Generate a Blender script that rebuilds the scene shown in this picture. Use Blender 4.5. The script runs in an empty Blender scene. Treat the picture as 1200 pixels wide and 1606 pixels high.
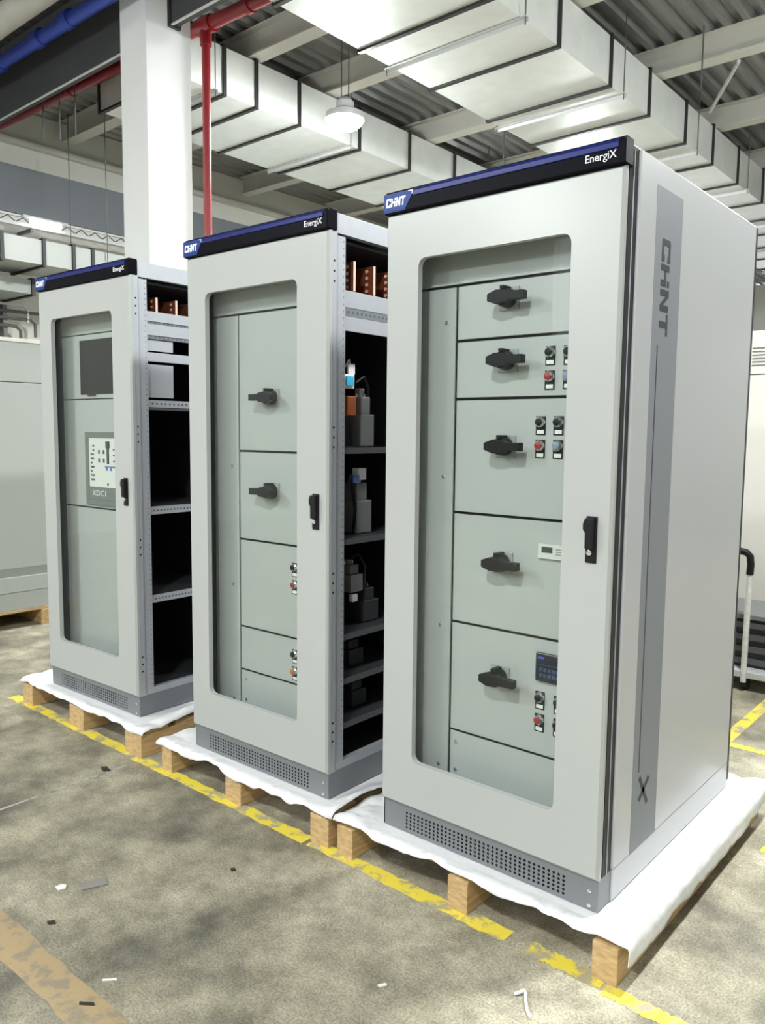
import bpy, bmesh, math, random
from mathutils import Vector, Matrix, noise
random.seed(7)
SC = bpy.context.scene
COL = SC.collection

# ------------------------------------------------------------------ camera, world, lamps' output, exposure
B = 0.14                                   # height of a pallet with its film: the cabinets stand at this height
YAW, PITCH, ROLL = -0.7077, 0.0995, 0.0102
CAM = Vector((1.7878, -2.0969, 1.4055 + B))
cam_data = bpy.data.cameras.new('camera')
cam = bpy.data.objects.new('camera', cam_data)
COL.objects.link(cam)
_f0 = Vector((math.sin(YAW), math.cos(YAW), 0)); _r0 = Vector((math.cos(YAW), -math.sin(YAW), 0)); _u0 = Vector((0, 0, 1))
_f = _f0 * math.cos(PITCH) - _u0 * math.sin(PITCH)
_u1 = _u0 * math.cos(PITCH) + _f0 * math.sin(PITCH)
_r = _r0 * math.cos(ROLL) + _u1 * math.sin(ROLL)
_u = _u1 * math.cos(ROLL) - _r0 * math.sin(ROLL)
_m = Matrix((_r, _u, -_f)).transposed().to_4x4()
_m.translation = CAM
cam.matrix_world = _m
cam_data.sensor_fit = 'HORIZONTAL'; cam_data.sensor_width = 36.0
cam_data.lens = 1251.05 / 1200 * 36.0
cam_data.clip_start = 0.05; cam_data.clip_end = 200
SC.camera = cam

world = bpy.data.worlds.new('hall_daylight'); SC.world = world
world.use_nodes = True
bg = world.node_tree.nodes['Background']
bg.inputs[0].default_value = (0.93, 0.97, 1.0, 1)
bg.inputs[1].default_value = 2.7
LAMP_E = 680.0                             # glow of each high-bay lens
SC.view_settings.view_transform = 'Standard'
SC.view_settings.look = 'None'
SC.view_settings.exposure = 0.12
SC.view_settings.gamma = 1.0
SC.view_settings.use_curve_mapping = False

# ------------------------------------------------------------------ materials
def mat(name, col, rough=0.5, metal=0.0, emit=None, estr=1.0, noise_amt=0.0, noise_scale=8.0, bump=0.0, bump_scale=60.0, stretch=None, spec=None, coat=0.0):
    m = bpy.data.materials.new(name); m.use_nodes = True
    nt = m.node_tree; b = nt.nodes['Principled BSDF']
    b.inputs['Base Color'].default_value = (*col, 1)
    b.inputs['Roughness'].default_value = rough
    b.inputs['Metallic'].default_value = metal
    if spec is not None: b.inputs['Specular IOR Level'].default_value = spec
    if coat: b.inputs['Coat Weight'].default_value = coat; b.inputs['Coat Roughness'].default_value = 0.08
    if emit:
        b.inputs['Emission Color'].default_value = (*emit, 1); b.inputs['Emission Strength'].default_value = estr
    if noise_amt or bump:
        tc = nt.nodes.new('ShaderNodeTexCoord'); mp = nt.nodes.new('ShaderNodeMapping')
        nt.links.new(tc.outputs['Object'], mp.inputs[0])
        if stretch: mp.inputs['Scale'].default_value = stretch
    if noise_amt:
        n = nt.nodes.new('ShaderNodeTexNoise'); n.inputs['Scale'].default_value = noise_scale; n.inputs['Detail'].default_value = 6
        nt.links.new(mp.outputs[0], n.inputs['Vector'])
        mix = nt.nodes.new('ShaderNodeMix'); mix.data_type = 'RGBA'
        mix.inputs[6].default_value = (*[c * (1 - noise_amt) for c in col], 1)
        mix.inputs[7].default_value = (*[min(1, c * (1 + noise_amt)) for c in col], 1)
        nt.links.new(n.outputs[0], mix.inputs[0]); nt.links.new(mix.outputs[2], b.inputs['Base Color'])
    if bump:
        n2 = nt.nodes.new('ShaderNodeTexNoise'); n2.inputs['Scale'].default_value = bump_scale; n2.inputs['Detail'].default_value = 4
        nt.links.new(mp.outputs[0], n2.inputs['Vector'])
        bp = nt.nodes.new('ShaderNodeBump'); bp.inputs['Strength'].default_value = bump; bp.inputs['Distance'].default_value = 0.01
        nt.links.new(n2.outputs[0], bp.inputs['Height']); nt.links.new(bp.outputs[0], b.inputs['Normal'])
    return m

M = {}
M['paint'] = mat('grey_white_paint', (0.395, 0.412, 0.405), 0.26, noise_amt=0.02, noise_scale=3, bump=0.03, bump_scale=220)
M['side_paint'] = mat('side_panel_paint', (0.47, 0.48, 0.50), 0.28, noise_amt=0.03, noise_scale=2)
M['panel'] = mat('compartment_paint', (0.425, 0.437, 0.430), 0.4)
M['black'] = mat('black_plastic', (0.008, 0.008, 0.009), 0.45, spec=0.25)
M['gasket'] = mat('black_rubber', (0.015, 0.015, 0.017), 0.6)
M['dark_frame'] = mat('dark_grey_frame', (0.030, 0.032, 0.035), 0.5, spec=0.25)
M['header'] = mat('header_black', (0.003, 0.003, 0.006), 0.4, spec=0.05)
M['blue'] = mat('blue_strip', (0.004, 0.010, 0.11), 0.3, spec=0.25)
M['badge'] = mat('blue_badge', (0.012, 0.038, 0.19), 0.4, spec=0.2)
M['white'] = mat('white_print', (0.85, 0.87, 0.9), 0.5)
M['galv'] = mat('galvanised_steel', (0.47, 0.49, 0.53), 0.40, 0.45, noise_amt=0.06, noise_scale=30)
M['plinth'] = mat('plinth_grey', (0.19, 0.20, 0.215), 0.38, 0.2, noise_amt=0.04, noise_scale=12)
M['interior_shade'] = mat('interior_shade_black', (0.022, 0.023, 0.026), 0.6)  # near-black colour stands in for shade on galvanised steel inside the cabinets
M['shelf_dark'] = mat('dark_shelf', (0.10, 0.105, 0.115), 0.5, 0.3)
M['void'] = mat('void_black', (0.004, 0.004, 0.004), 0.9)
M['copper'] = mat('copper', (0.50, 0.17, 0.09), 0.35, 0.85, noise_amt=0.15, noise_scale=25)
M['copper_end'] = mat('tinned_copper_end', (0.85, 0.62, 0.5), 0.4, 0.4)
M['stripe'] = mat('grey_side_stripe', (0.225, 0.24, 0.265), 0.5, spec=0.25)
M['stripe_ink'] = mat('grey_stripe_ink', (0.055, 0.058, 0.066), 0.5, spec=0.2)
M['chrome'] = mat('chrome', (0.8, 0.8, 0.82), 0.15, 0.9)
M['red'] = mat('red_cap', (0.30, 0.025, 0.018), 0.35)
M['amber'] = mat('amber_cap', (0.5, 0.12, 0.04), 0.35)
M['bluegrey'] = mat('blue_grey_cap', (0.22, 0.27, 0.36), 0.35)
M['label'] = mat('white_label', (0.75, 0.76, 0.75), 0.5)
M['meter'] = mat('meter_case', (0.62, 0.63, 0.60), 0.45)
M['escutcheon'] = mat('escutcheon_grey', (0.33, 0.34, 0.335), 0.4)
M['lcd'] = mat('lcd_dark', (0.05, 0.06, 0.055), 0.25)
M['screen'] = mat('dark_blue_screen', (0.006, 0.009, 0.022), 0.25)
M['screen_ink'] = mat('screen_lettering', (0.02, 0.05, 0.3), 0.4, emit=(0.05, 0.12, 0.9), estr=0.5)
M['screen_key'] = mat('screen_keys', (0.035, 0.07, 0.15), 0.4)
M['breaker'] = mat('breaker_frame', (0.16, 0.17, 0.165), 0.45)
M['bface'] = mat('breaker_face', (0.70, 0.70, 0.68), 0.5)
M['ink'] = mat('dark_ink', (0.05, 0.05, 0.055), 0.5)
M['blue_ink'] = mat('blue_ink', (0.10, 0.16, 0.45), 0.5)
M['cyan'] = mat('cyan_label', (0.05, 0.55, 0.9), 0.4)
M['orange'] = mat('orange_part', (0.55, 0.14, 0.03), 0.45)
M['midgrey'] = mat('mid_grey_plastic', (0.16, 0.165, 0.165), 0.5)
M['wood'] = mat('pallet_wood', (0.50, 0.34, 0.165), 0.75, noise_amt=0.6, noise_scale=9, stretch=(3, 1, 8), bump=0.25, bump_scale=40)
M['film'] = mat('white_packing_film', (0.74, 0.75, 0.76), 0.5, noise_amt=0.05, noise_scale=14, bump=0.3, bump_scale=35)
M['duct'] = mat('duct_sheet', (0.80, 0.83, 0.81), 0.45, 0.35, noise_amt=0.10, noise_scale=5, bump=0.04, bump_scale=5)
M['flange'] = mat('black_duct_flange', (0.012, 0.012, 0.013), 0.5)
M['beam'] = mat('beam_white', (0.60, 0.59, 0.54), 0.6, noise_amt=0.06, noise_scale=4)
M['deck'] = mat('deck_steel', (0.34, 0.34, 0.34), 0.38, 0.65, noise_amt=0.35, noise_scale=3, stretch=(14, 0.5, 1))
M['column'] = mat('column_white', (0.82, 0.83, 0.84), 0.5)
M['redpipe'] = mat('red_pipe', (0.23, 0.008, 0.012), 0.35)
M['bluepipe'] = mat('blue_pipe', (0.025, 0.06, 0.42), 0.4)
M['lagging'] = mat('pale_lagging', (0.52, 0.51, 0.47), 0.6, noise_amt=0.12, noise_scale=5)
M['darkduct'] = mat('charcoal_insulation', (0.045, 0.047, 0.05), 0.7, noise_amt=0.2, noise_scale=3)
M['wall'] = mat('wall_paint', (0.66, 0.66, 0.61), 0.7, noise_amt=0.05, noise_scale=2)
M['unseen_wall'] = mat('unseen_dark_wall', (0.08, 0.083, 0.083), 0.7)  # kept dark so the door glass reflects less haze
M['fascia'] = mat('grey_fascia', (0.17, 0.185, 0.205), 0.6, noise_amt=0.08, noise_scale=1.5)
M['rod'] = mat('steel_rod', (0.14, 0.14, 0.14), 0.5, 0.5)
M['tray'] = mat('cable_tray', (0.60, 0.61, 0.62), 0.5, 0.3)
M['lens'] = mat('lamp_lens', (1, 1, 1), 0.4, emit=(0.97, 1.0, 1.0), estr=14)
M['tube_glow'] = mat('tube_glow', (1, 1, 1), 0.4, emit=(1, 1, 1), estr=7)
M['high_bay_lens'] = mat('high_bay_lens', (1, 1, 1), 0.4, emit=(0.97, 1.0, 0.98), estr=LAMP_E)
M['greybox'] = mat('pale_green_grey_paint', (0.43, 0.46, 0.44), 0.4)
M['greybox_dark'] = mat('grey_base_band', (0.30, 0.325, 0.31), 0.45)
M['cream'] = mat('cream_enclosure', (0.70, 0.69, 0.64), 0.5)
M['cartpaint'] = mat('chipped_white_paint', (0.62, 0.63, 0.6), 0.6, noise_amt=0.35, noise_scale=40)
M['crate'] = mat('dark_crate', (0.03, 0.029, 0.028), 0.6)
M['paper'] = mat('paper', (0.75, 0.74, 0.7), 0.8)
M['card'] = mat('grey_card', (0.23, 0.22, 0.20), 0.8)
M['bark'] = mat('dark_debris', (0.03, 0.025, 0.02), 0.8)

def glass_mat():
    m = bpy.data.materials.new('window_glass'); m.use_nodes = True
    nt = m.node_tree; nt.nodes.clear()
    out = nt.nodes.new('ShaderNodeOutputMaterial'); mix = nt.nodes.new('ShaderNodeMixShader')
    tr = nt.nodes.new('ShaderNodeBsdfTransparent'); tr.inputs[0].default_value = (0.93, 0.95, 0.94, 1)
    gl = nt.nodes.new('ShaderNodeBsdfGlossy'); gl.inputs['Roughness'].default_value = 0.02
    lw = nt.nodes.new('ShaderNodeLayerWeight')
    pw = nt.nodes.new('ShaderNodeMath'); pw.operation = 'POWER'; pw.inputs[1].default_value = 5.0
    fr = nt.nodes.new('ShaderNodeMath'); fr.operation = 'MULTIPLY_ADD'; fr.inputs[1].default_value = 0.7; fr.inputs[2].default_value = 0.022
    nt.links.new(lw.outputs['Facing'], pw.inputs[0]); nt.links.new(pw.outputs[0], fr.inputs[0])
    nt.links.new(fr.outputs[0], mix.inputs[0]); nt.links.new(tr.outputs[0], mix.inputs[1]); nt.links.new(gl.outputs[0], mix.inputs[2])
    nt.links.new(mix.outputs[0], out.inputs[0])
    return m
M['glass'] = glass_mat()

def floor_mat():
    m = bpy.data.materials.new('worn_concrete'); m.use_nodes = True
    nt = m.node_tree; b = nt.nodes['Principled BSDF']; N = nt.nodes.new; L = nt.links.new
    tc = N('ShaderNodeTexCoord')
    n1 = N('ShaderNodeTexNoise'); n1.inputs['Scale'].default_value = 1.7; n1.inputs['Detail'].default_value = 5; n1.inputs['Roughness'].default_value = 0.6
    n2 = N('ShaderNodeTexNoise'); n2.inputs['Scale'].default_value = 140; n2.inputs['Detail'].default_value = 3
    n3 = N('ShaderNodeTexNoise'); n3.inputs['Scale'].default_value = 4.5; n3.inputs['Detail'].default_value = 8; n3.inputs['Roughness'].default_value = 0.7
    for n in (n1, n2, n3): L(tc.outputs['Object'], n.inputs['Vector'])
    r1 = N('ShaderNodeValToRGB')
    r1.color_ramp.elements[0].position = 0.34; r1.color_ramp.elements[0].color = (0.155, 0.147, 0.118, 1)
    r1.color_ramp.elements[1].position = 0.66; r1.color_ramp.elements[1].color = (0.50, 0.465, 0.365, 1)
    e = r1.color_ramp.elements.new(0.5); e.color = (0.335, 0.310, 0.235, 1)
    L(n1.outputs[0], r1.inputs[0])
    r3 = N('ShaderNodeValToRGB')
    r3.color_ramp.elements[0].position = 0.36; r3.color_ramp.elements[0].color = (0.50, 0.49, 0.48, 1)
    r3.color_ramp.elements[1].position = 0.60; r3.color_ramp.elements[1].color = (1.12, 1.12, 1.1, 1)
    L(n3.outputs[0], r3.inputs[0])
    mx = N('ShaderNodeMix'); mx.data_type = 'RGBA'; mx.blend_type = 'MULTIPLY'; mx.inputs[0].default_value = 0.9
    L(r1.outputs[0], mx.inputs[6]); L(r3.outputs[0], mx.inputs[7])
    r2 = N('ShaderNodeValToRGB')
    r2.color_ramp.elements[0].position = 0.33; r2.color_ramp.elements[0].color = (0.52, 0.515, 0.51, 1)
    r2.color_ramp.elements[1].position = 0.62; r2.color_ramp.elements[1].color = (1.20, 1.19, 1.16, 1)
    L(n2.outputs[0], r2.inputs[0])
    mx2 = N('ShaderNodeMix'); mx2.data_type = 'RGBA'; mx2.blend_type = 'MULTIPLY'; mx2.inputs[0].default_value = 0.75
    L(mx.outputs[2], mx2.inputs[6]); L(r2.outputs[0], mx2.inputs[7])
    L(mx2.outputs[2], b.inputs['Base Color'])
    b.inputs['Roughness'].default_value = 0.62
    bp = N('ShaderNodeBump'); bp.inputs['Strength'].default_value = 0.15; bp.inputs['Distance'].default_value = 0.004
    L(n2.outputs[0], bp.inputs['Height']); L(bp.outputs[0], b.inputs['Normal'])
    return m
M['floor'] = floor_mat()

def worn_paint(name, col, bare, thr, scale):
    m = bpy.data.materials.new(name); m.use_nodes = True
    nt = m.node_tree; b = nt.nodes['Principled BSDF']; N = nt.nodes.new; L = nt.links.new
    tc = N('ShaderNodeTexCoord'); n = N('ShaderNodeTexNoise'); n.inputs['Scale'].default_value = scale; n.inputs['Detail'].default_value = 8; n.inputs['Roughness'].default_value = 0.7
    L(tc.outputs['Object'], n.inputs['Vector'])
    r = N('ShaderNodeValToRGB')
    r.color_ramp.elements[0].position = thr; r.color_ramp.elements[0].color = (*bare, 1)
    r.color_ramp.elements[1].position = thr + 0.07; r.color_ramp.elements[1].color = (*col, 1)
    L(n.outputs[0], r.inputs[0]); L(r.outputs[0], b.inputs['Base Color'])
    b.inputs['Roughness'].default_value = 0.6
    return m
M['yellow'] = worn_paint('worn_yellow_paint', (0.78, 0.64, 0.07), (0.40, 0.36, 0.24), 0.43, 11)
M['tan'] = worn_paint('worn_tan_tape', (0.36, 0.27, 0.15), (0.25, 0.21, 0.15), 0.42, 14)
M['pale_line'] = worn_paint('pale_joint_line', (0.40, 0.38, 0.33), (0.22, 0.21, 0.17), 0.44, 12)

# ------------------------------------------------------------------ mesh helpers
class MB:
    def __init__(s): s.v = []; s.f = []; s.m = []
    def quad(s, pts, m=0):
        k = len(s.v); s.v += [tuple(p) for p in pts]; s.f.append(tuple(range(k, k + len(pts)))); s.m.append(m)
    def box(s, x0, x1, y0, y1, z0, z1, m=0):
        k = len(s.v)
        s.v += [(x0, y0, z0), (x1, y0, z0), (x1, y1, z0), (x0, y1, z0), (x0, y0, z1), (x1, y0, z1), (x1, y1, z1), (x0, y1, z1)]
        for q in ((0, 3, 2, 1), (4, 5, 6, 7), (0, 1, 5, 4), (1, 2, 6, 5), (2, 3, 7, 6), (3, 0, 4, 7)):
            s.f.append(tuple(k + i for i in q)); s.m.append(m)
        return s
    def prism(s, pts, fn, d0, d1, m=0):
        """pts: convex 2D outline; fn(a, b, d) -> 3D; extruded from d0 to d1"""
        k = len(s.v); n = len(pts)
        s.v += [fn(a, b, d0) for a, b in pts] + [fn(a, b, d1) for a, b in pts]
        s.f.append(tuple(range(k, k + n))); s.m.append(m)
        s.f.append(tuple(range(k + 2 * n - 1, k + n - 1, -1))); s.m.append(m)
        for i in range(n):
            j = (i + 1) % n
            s.f.append((k + j, k + i, k + n + i, k + n + j)); s.m.append(m)
        return s
    def tube(s, pts, r, n=10, m=0, cap=True, radii=None):
        pts = [Vector(p) for p in pts]; rings = []
        up = None
        for i, p in enumerate(pts):
            a = pts[max(i - 1, 0)]; c = pts[min(i + 1, len(pts) - 1)]
            t = (c - a).normalized()
            if up is None:
                up = Vector((0, 0, 1)) if abs(t.z) < 0.9 else Vector((1, 0, 0))
            x = t.cross(up).normalized(); y = x.cross(t).normalized(); up = y
            rr = radii[i] if radii else r
            k = len(s.v); rings.append(k)
            for j in range(n):
                an = 2 * math.pi * j / n
                s.v.append(tuple(p + x * (math.cos(an) * rr) + y * (math.sin(an) * rr)))
        for a, b in zip(rings, rings[1:]):
            for j in range(n):
                j2 = (j + 1) % n
                s.f.append((a + j, a + j2, b + j2, b + j)); s.m.append(m)
        if cap:
            s.f.append(tuple(rings[0] + j for j in reversed(range(n)))); s.m.append(m)
            s.f.append(tuple(rings[-1] + j for j in range(n))); s.m.append(m)
        return s
    def lathe(s, prof, c, axis='z', n=20, m=0):
        """prof: (radius, height) pairs, around axis through c"""
        rings = []
        for r, h in prof:
            k = len(s.v); rings.append(k)
            for j in range(n):
                a = 2 * math.pi * j / n; p, q = r * math.cos(a), r * math.sin(a)
                if axis == 'z': s.v.append((c[0] + p, c[1] + q, c[2] + h))
                elif axis == '-y': s.v.append((c[0] + p, c[1] - h, c[2] + q))
                else: s.v.append((c[0] + h, c[1] + p, c[2] + q))
        for a, b in zip(rings, rings[1:]):
            for j in range(n):
                j2 = (j + 1) % n
                s.f.append((a + j, a + j2, b + j2, b + j)); s.m.append(m)
        s.f.append(tuple(rings[0] + j for j in reversed(range(n)))); s.m.append(m)
        s.f.append(tuple(rings[-1] + j for j in range(n))); s.m.append(m)
        return s
    def build(s, name, mats, parent=None, smooth=False, bevel=0.0, fix=True):
        me = bpy.data.meshes.new(name); me.from_pydata(s.v, [], s.f)
        if not isinstance(mats, (list, tuple)): mats = [mats]
        for mm in mats: me.materials.append(mm)
        me.polygons.foreach_set('material_index', s.m)
        if fix:
            bm = bmesh.new(); bm.from_mesh(me); bmesh.ops.recalc_face_normals(bm, faces=bm.faces); bm.to_mesh(me); bm.free()
        if smooth:
            me.polygons.foreach_set('use_smooth', [True] * len(me.polygons))
            me.update()
        o = bpy.data.objects.new(name, me); COL.objects.link(o)
        if smooth:
            try: me.set_sharp_from_angle(angle=math.radians(40))
            except Exception: pass
        if parent is not None: o.parent = parent
        if bevel:
            b = o.modifiers.new('bevel', 'BEVEL'); b.width = bevel; b.segments = 2; b.limit_method = 'ANGLE'
        return o

def tag(o, label=None, cat=None, group=None, kind=None):
    if label: o['label'] = label
    if cat: o['category'] = cat
    if group: o['group'] = group
    if kind: o['kind'] = kind
    return o
def thing(name, label, cat, loc=(0, 0, 0), rz=0.0, group=None):
    o = bpy.data.objects.new(name, None); COL.objects.link(o)
    o.empty_display_size = 0.1; o.location = loc; o.rotation_euler = (0, 0, rz)
    return tag(o, label, cat, group)
def copy_of(o, parent, loc):
    c = o.copy(); COL.objects.link(c); c.parent = parent; c.location = loc
    return c
def boxpart(name, b, m, parent, bevel=0.0):
    return MB().box(*b).build(name, m, parent, bevel=bevel)

def text_mesh(body, size, name, m, parent, fn, width=None, depth=0.0006):
    """text turned into a mesh; fn(a, b, d) -> local 3D"""
    cu = bpy.data.curves.new(name, 'FONT'); cu.body = body; cu.size = size; cu.extrude = depth / 2; cu.resolution_u = 3
    t = bpy.data.objects.new(name, cu); COL.objects.link(t)
    dg = bpy.context.evaluated_depsgraph_get(); dg.update()
    me = bpy.data.meshes.new_from_object(t.evaluated_get(dg))
    COL.objects.unlink(t); bpy.data.objects.remove(t); bpy.data.curves.remove(cu)
    xs = [v.co.x for v in me.vertices]; k = 1.0
    if width: k = width / (max(xs) - min(xs))
    x0 = min(xs)
    for v in me.vertices:
        v.co = Vector(fn((v.co.x - x0) * k, v.co.y, v.co.z))
    me.materials.clear(); me.materials.append(m)
    o = bpy.data.objects.new(name, me); COL.objects.link(o); o.parent = parent
    return o

def rect(a0, a1, b0, b1): return [(a0, b0), (a1, b0), (a1, b1), (a0, b1)]
def logo_polys():
    """the block letters of the badge, unit height, as convex outlines"""
    P = []; t = 0.22; ch = 0.09
    # C
    P += [[(ch, 1), (0.80, 1), (0.80, 1 - t), (0, 1 - t), (0, 1 - ch)], rect(0, t, t, 1 - t), [(0, ch), (ch, 0), (0.80, 0), (0.80, t), (0, t)]]
    P += [rect(0.80 - t, 0.80, 1 - t - 0.12, 1 - t), rect(0.80 - t, 0.80, t, t + 0.12)]
    # H with a dot above the short right stem
    x = 0.90
    P += [rect(x, x + t, 0, 0.95), rect(x + t, x + 0.78 - t, 0.40, 0.40 + t), rect(x + 0.78 - t, x + 0.78, 0, 0.62), rect(x + 0.78 - t, x + 0.78, 0.74, 0.97)]
    # N
    x = 1.80
    P += [rect(x, x + t, 0, 1), rect(x + 0.78 - t, x + 0.78, 0, 1), [(x + t, 1), (x + t, 0.62), (x + 0.78 - t, 0.0), (x + 0.78 - t, 0.38)]]
    # T
    x = 2.66
    P += [rect(x, x + 0.80, 1 - t, 1), rect(x + 0.40 - t / 2, x + 0.40 + t / 2, 0, 1 - t)]
    return P
LOGO_W = 3.46

# ------------------------------------------------------------------ the hall
def struct(o): o['kind'] = 'structure'; return o
floor = struct(MB().box(-16, 10, -9, 24, -0.1, 0).build('floor', M['floor']))
def marking(pts, m, h=0.0012):
    mb = MB(); mb.prism(pts, lambda a, b, d: (a, b, d), 0.0002, h)
    return mb.build('floor_marking', m, floor)
def wobbly(x0, x1, y0, y1, n=40, amp=0.006):
    """a painted strip along x with a ragged edge"""
    mb = MB(); rnd = random.Random(int(x0 * 100 + y0 * 1000))
    xs = [x0 + (x1 - x0) * i / n for i in range(n + 1)]
    lo = [y0 + rnd.uniform(-amp, amp) for _ in xs]; hi = [y1 + rnd.uniform(-amp, amp) for _ in xs]
    for i in range(n): mb.quad([(xs[i], lo[i], 0.0012), (xs[i + 1], lo[i + 1], 0.0012), (xs[i + 1], hi[i + 1], 0.0012), (xs[i], hi[i], 0.0012)])
    return mb
for x0, x1, y0, y1 in ((-2.75, -1.50, -0.098, -0.035), (-1.47, -0.30, -0.105, -0.045), (-0.28, 0.585, -0.105, -0.043), (0.655, 0.90, -0.105, -0.045), (0.91, 1.25, -0.125, -0.070)):
    wobbly(x0, x1, y0, y1, 30).build('floor_marking', M['yellow'], floor)
wobbly(-3.0, 0.9, -1.148, -1.042, 60, 0.006).build('floor_marking', M['tan'], floor)
marking([(0.535, 2.03), (0.60, 2.03), (0.60, 4.2), (0.535, 4.2)], M['yellow'])
wobbly(0.60, 2.6, 1.97, 2.03, 20, 0.004).build('floor_marking', M['yellow'], floor)
wobbly(1.02, 2.6, 0.99, 1.04, 20, 0.004).build('floor_marking', M['yellow'], floor)
marking([(-1.415, -0.95), (-1.400, -0.95), (-1.405, -0.15), (-1.420, -0.15)], M['pale_line'])
marking([(-4.30, -1.5), (-4.24, -1.5), (-4.24, 1.6), (-4.30, 1.6)], M['pale_line'])

# corrugated steel deck overhead
DECK = 5.57 + B
def deck():
    mb = MB(); x = -13.0; y0, y1 = -7.0, 22.0
    prof = [(0, 0), (0.07, 0), (0.10, 0.055), (0.17, 0.055)]
    pts = []
    while x < 9:
        pts += [(x + a, DECK + b) for a, b in prof]; x += 0.20
    for (xa, za), (xb, zb) in zip(pts, pts[1:]):
        mb.quad([(xa, y0, za), (xa, y1, za), (xb, y1, zb), (xb, y0, zb)])
    mb.box(-13, 9, y0, y1, DECK + 0.07, DECK + 0.12)
    return mb.build('ceiling', M['deck'], fix=False)
struct(deck())
WIN_N = [0]
def wall(side, axis, at, lo, hi, thick, openings, m):
    """a wall along x or y with a row of glazed window openings (a, b, sill, head)"""
    T = DECK - 0.002; mb = MB()
    def bx(a, b, z0, z1):
        t0, t1 = sorted((at, at + thick))
        mb.box(*((t0, t1, a, b) if axis == 'y' else (a, b, t0, t1)), z0, z1)
    cur = lo
    for a, b, z0, z1 in openings:
        if a > cur: bx(cur, a, 0, T)
        bx(a, b, 0, z0); bx(a, b, z1, T); cur = b
    if cur < hi: bx(cur, hi, 0, T)
    struct(mb.build('wall_' + side, m))
    for a, b, z0, z1 in openings:
        WIN_N[0] += 1; c = at + thick / 2
        r = bpy.data.objects.new('window_%d' % WIN_N[0], None); COL.objects.link(r); struct(r)  # all out of view, added to let light into the hall
        def fr(nm, p, q, u, v, d, mm):
            boxpart(nm, ((c - d, c + d, p, q, u, v) if axis == 'y' else (p, q, c - d, c + d, u, v)), mm, r)
        fr('frame', a, a + 0.06, z0, z1, 0.04, M['tray']); fr('frame', b - 0.06, b, z0, z1, 0.04, M['tray'])
        fr('frame', a + 0.06, b - 0.06, z0, z0 + 0.06, 0.04, M['tray']); fr('frame', a + 0.06, b - 0.06, z1 - 0.06, z1, 0.04, M['tray'])
        mid = (a + b) / 2; fr('mullion', mid - 0.025, mid + 0.025, z0 + 0.06, z1 - 0.06, 0.03, M['tray'])
        fr('pane', a + 0.06, mid - 0.025, z0 + 0.06, z1 - 0.06, 0.003, M['glass']); fr('pane', mid + 0.025, b - 0.06, z0 + 0.06, z1 - 0.06, 0.003, M['glass'])
wall('left', 'y', -9.0, -9, 22, -0.2, [(y, y + 2.9, 0.5, 4.4) for y in (6.0, 9.2, 12.4, 15.6, 18.8)], M['wall'])  # openings added out of sight to brighten the duct undersides
wall('back', 'x', 21.8, -9.0, 9.0, 0.2, [(x, x + 2.9, 0.5, 4.4) for x in (-8.5, -5.3, -2.1)], M['wall'])  # unseen openings added for more light under the ducts
wall('right', 'y', 9.0, -9, 22, 0.2, [(y, y + 2.9, 3.0, 5.2) for y in (-3.6, 2.8, 6.0)], M['wall'])  # unseen wall and openings, added to shape light on the side panel
wall('front', 'x', -9.0, -9.0, 9.0, -0.2, [(x, x + 2.9, 3.0, 5.2) for x in (-4.4, 4.2)], M['unseen_wall'])  # unseen dark wall added against glass haze; its openings light the doors
struct(boxpart('trim_1', (-9.0, -8.93, -4, 21.8, 4.23 + B, 4.83 + B), M['fascia'], None))
struct(boxpart('trim_2', (-9.0, -8.90, -4, 21.8, 5.10 + B, 5.17 + B), M['beam'], None))

BEAM_NAMES = ['nearest of the white ceiling beams, crossing just in front of the hanging lamp', 'second white ceiling beam, crossing just behind the hanging lamp',
              'third white ceiling beam, meeting the right duct above the right cabinet', 'fourth white ceiling beam, seen right of the right duct',
              'fifth white ceiling beam, far down the hall', 'sixth white ceiling beam, farther down the hall', 'seventh white ceiling beam, last but one before the back wall', 'farthest white ceiling beam, close to the back wall']
for y, lab in zip((3.70, 4.85, 6.78, 8.74, 10.7, 12.65, 14.6, 17.0), BEAM_NAMES):
    r = thing('ceiling_beam', lab, 'beam', (0, y, 0), group='white beams under the steel deck')
    zb = 5.29 + B
    boxpart('bottom_flange', (-8.9, 4.5, -0.09, 0.09, zb, zb + 0.014), M['beam'], r)
    boxpart('web', (-8.9, 4.5, -0.012, 0.012, zb + 0.014, DECK - 0.014), M['beam'], r)
    boxpart('top_flange', (-8.9, 4.5, -0.09, 0.09, DECK - 0.014, DECK - 0.001), M['beam'], r)

# white column
col = thing('column', 'square white column rising behind the left and middle cabinets', 'column', (-4.62, 2.23, 0))
boxpart('shaft', (-0.20, 0.20, -0.23, 0.23, 0.012, 5.28 + B), M['column'], col, bevel=0.006)
boxpart('base_plate', (-0.26, 0.26, -0.29, 0.29, 0, 0.012), M['column'], col)

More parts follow.
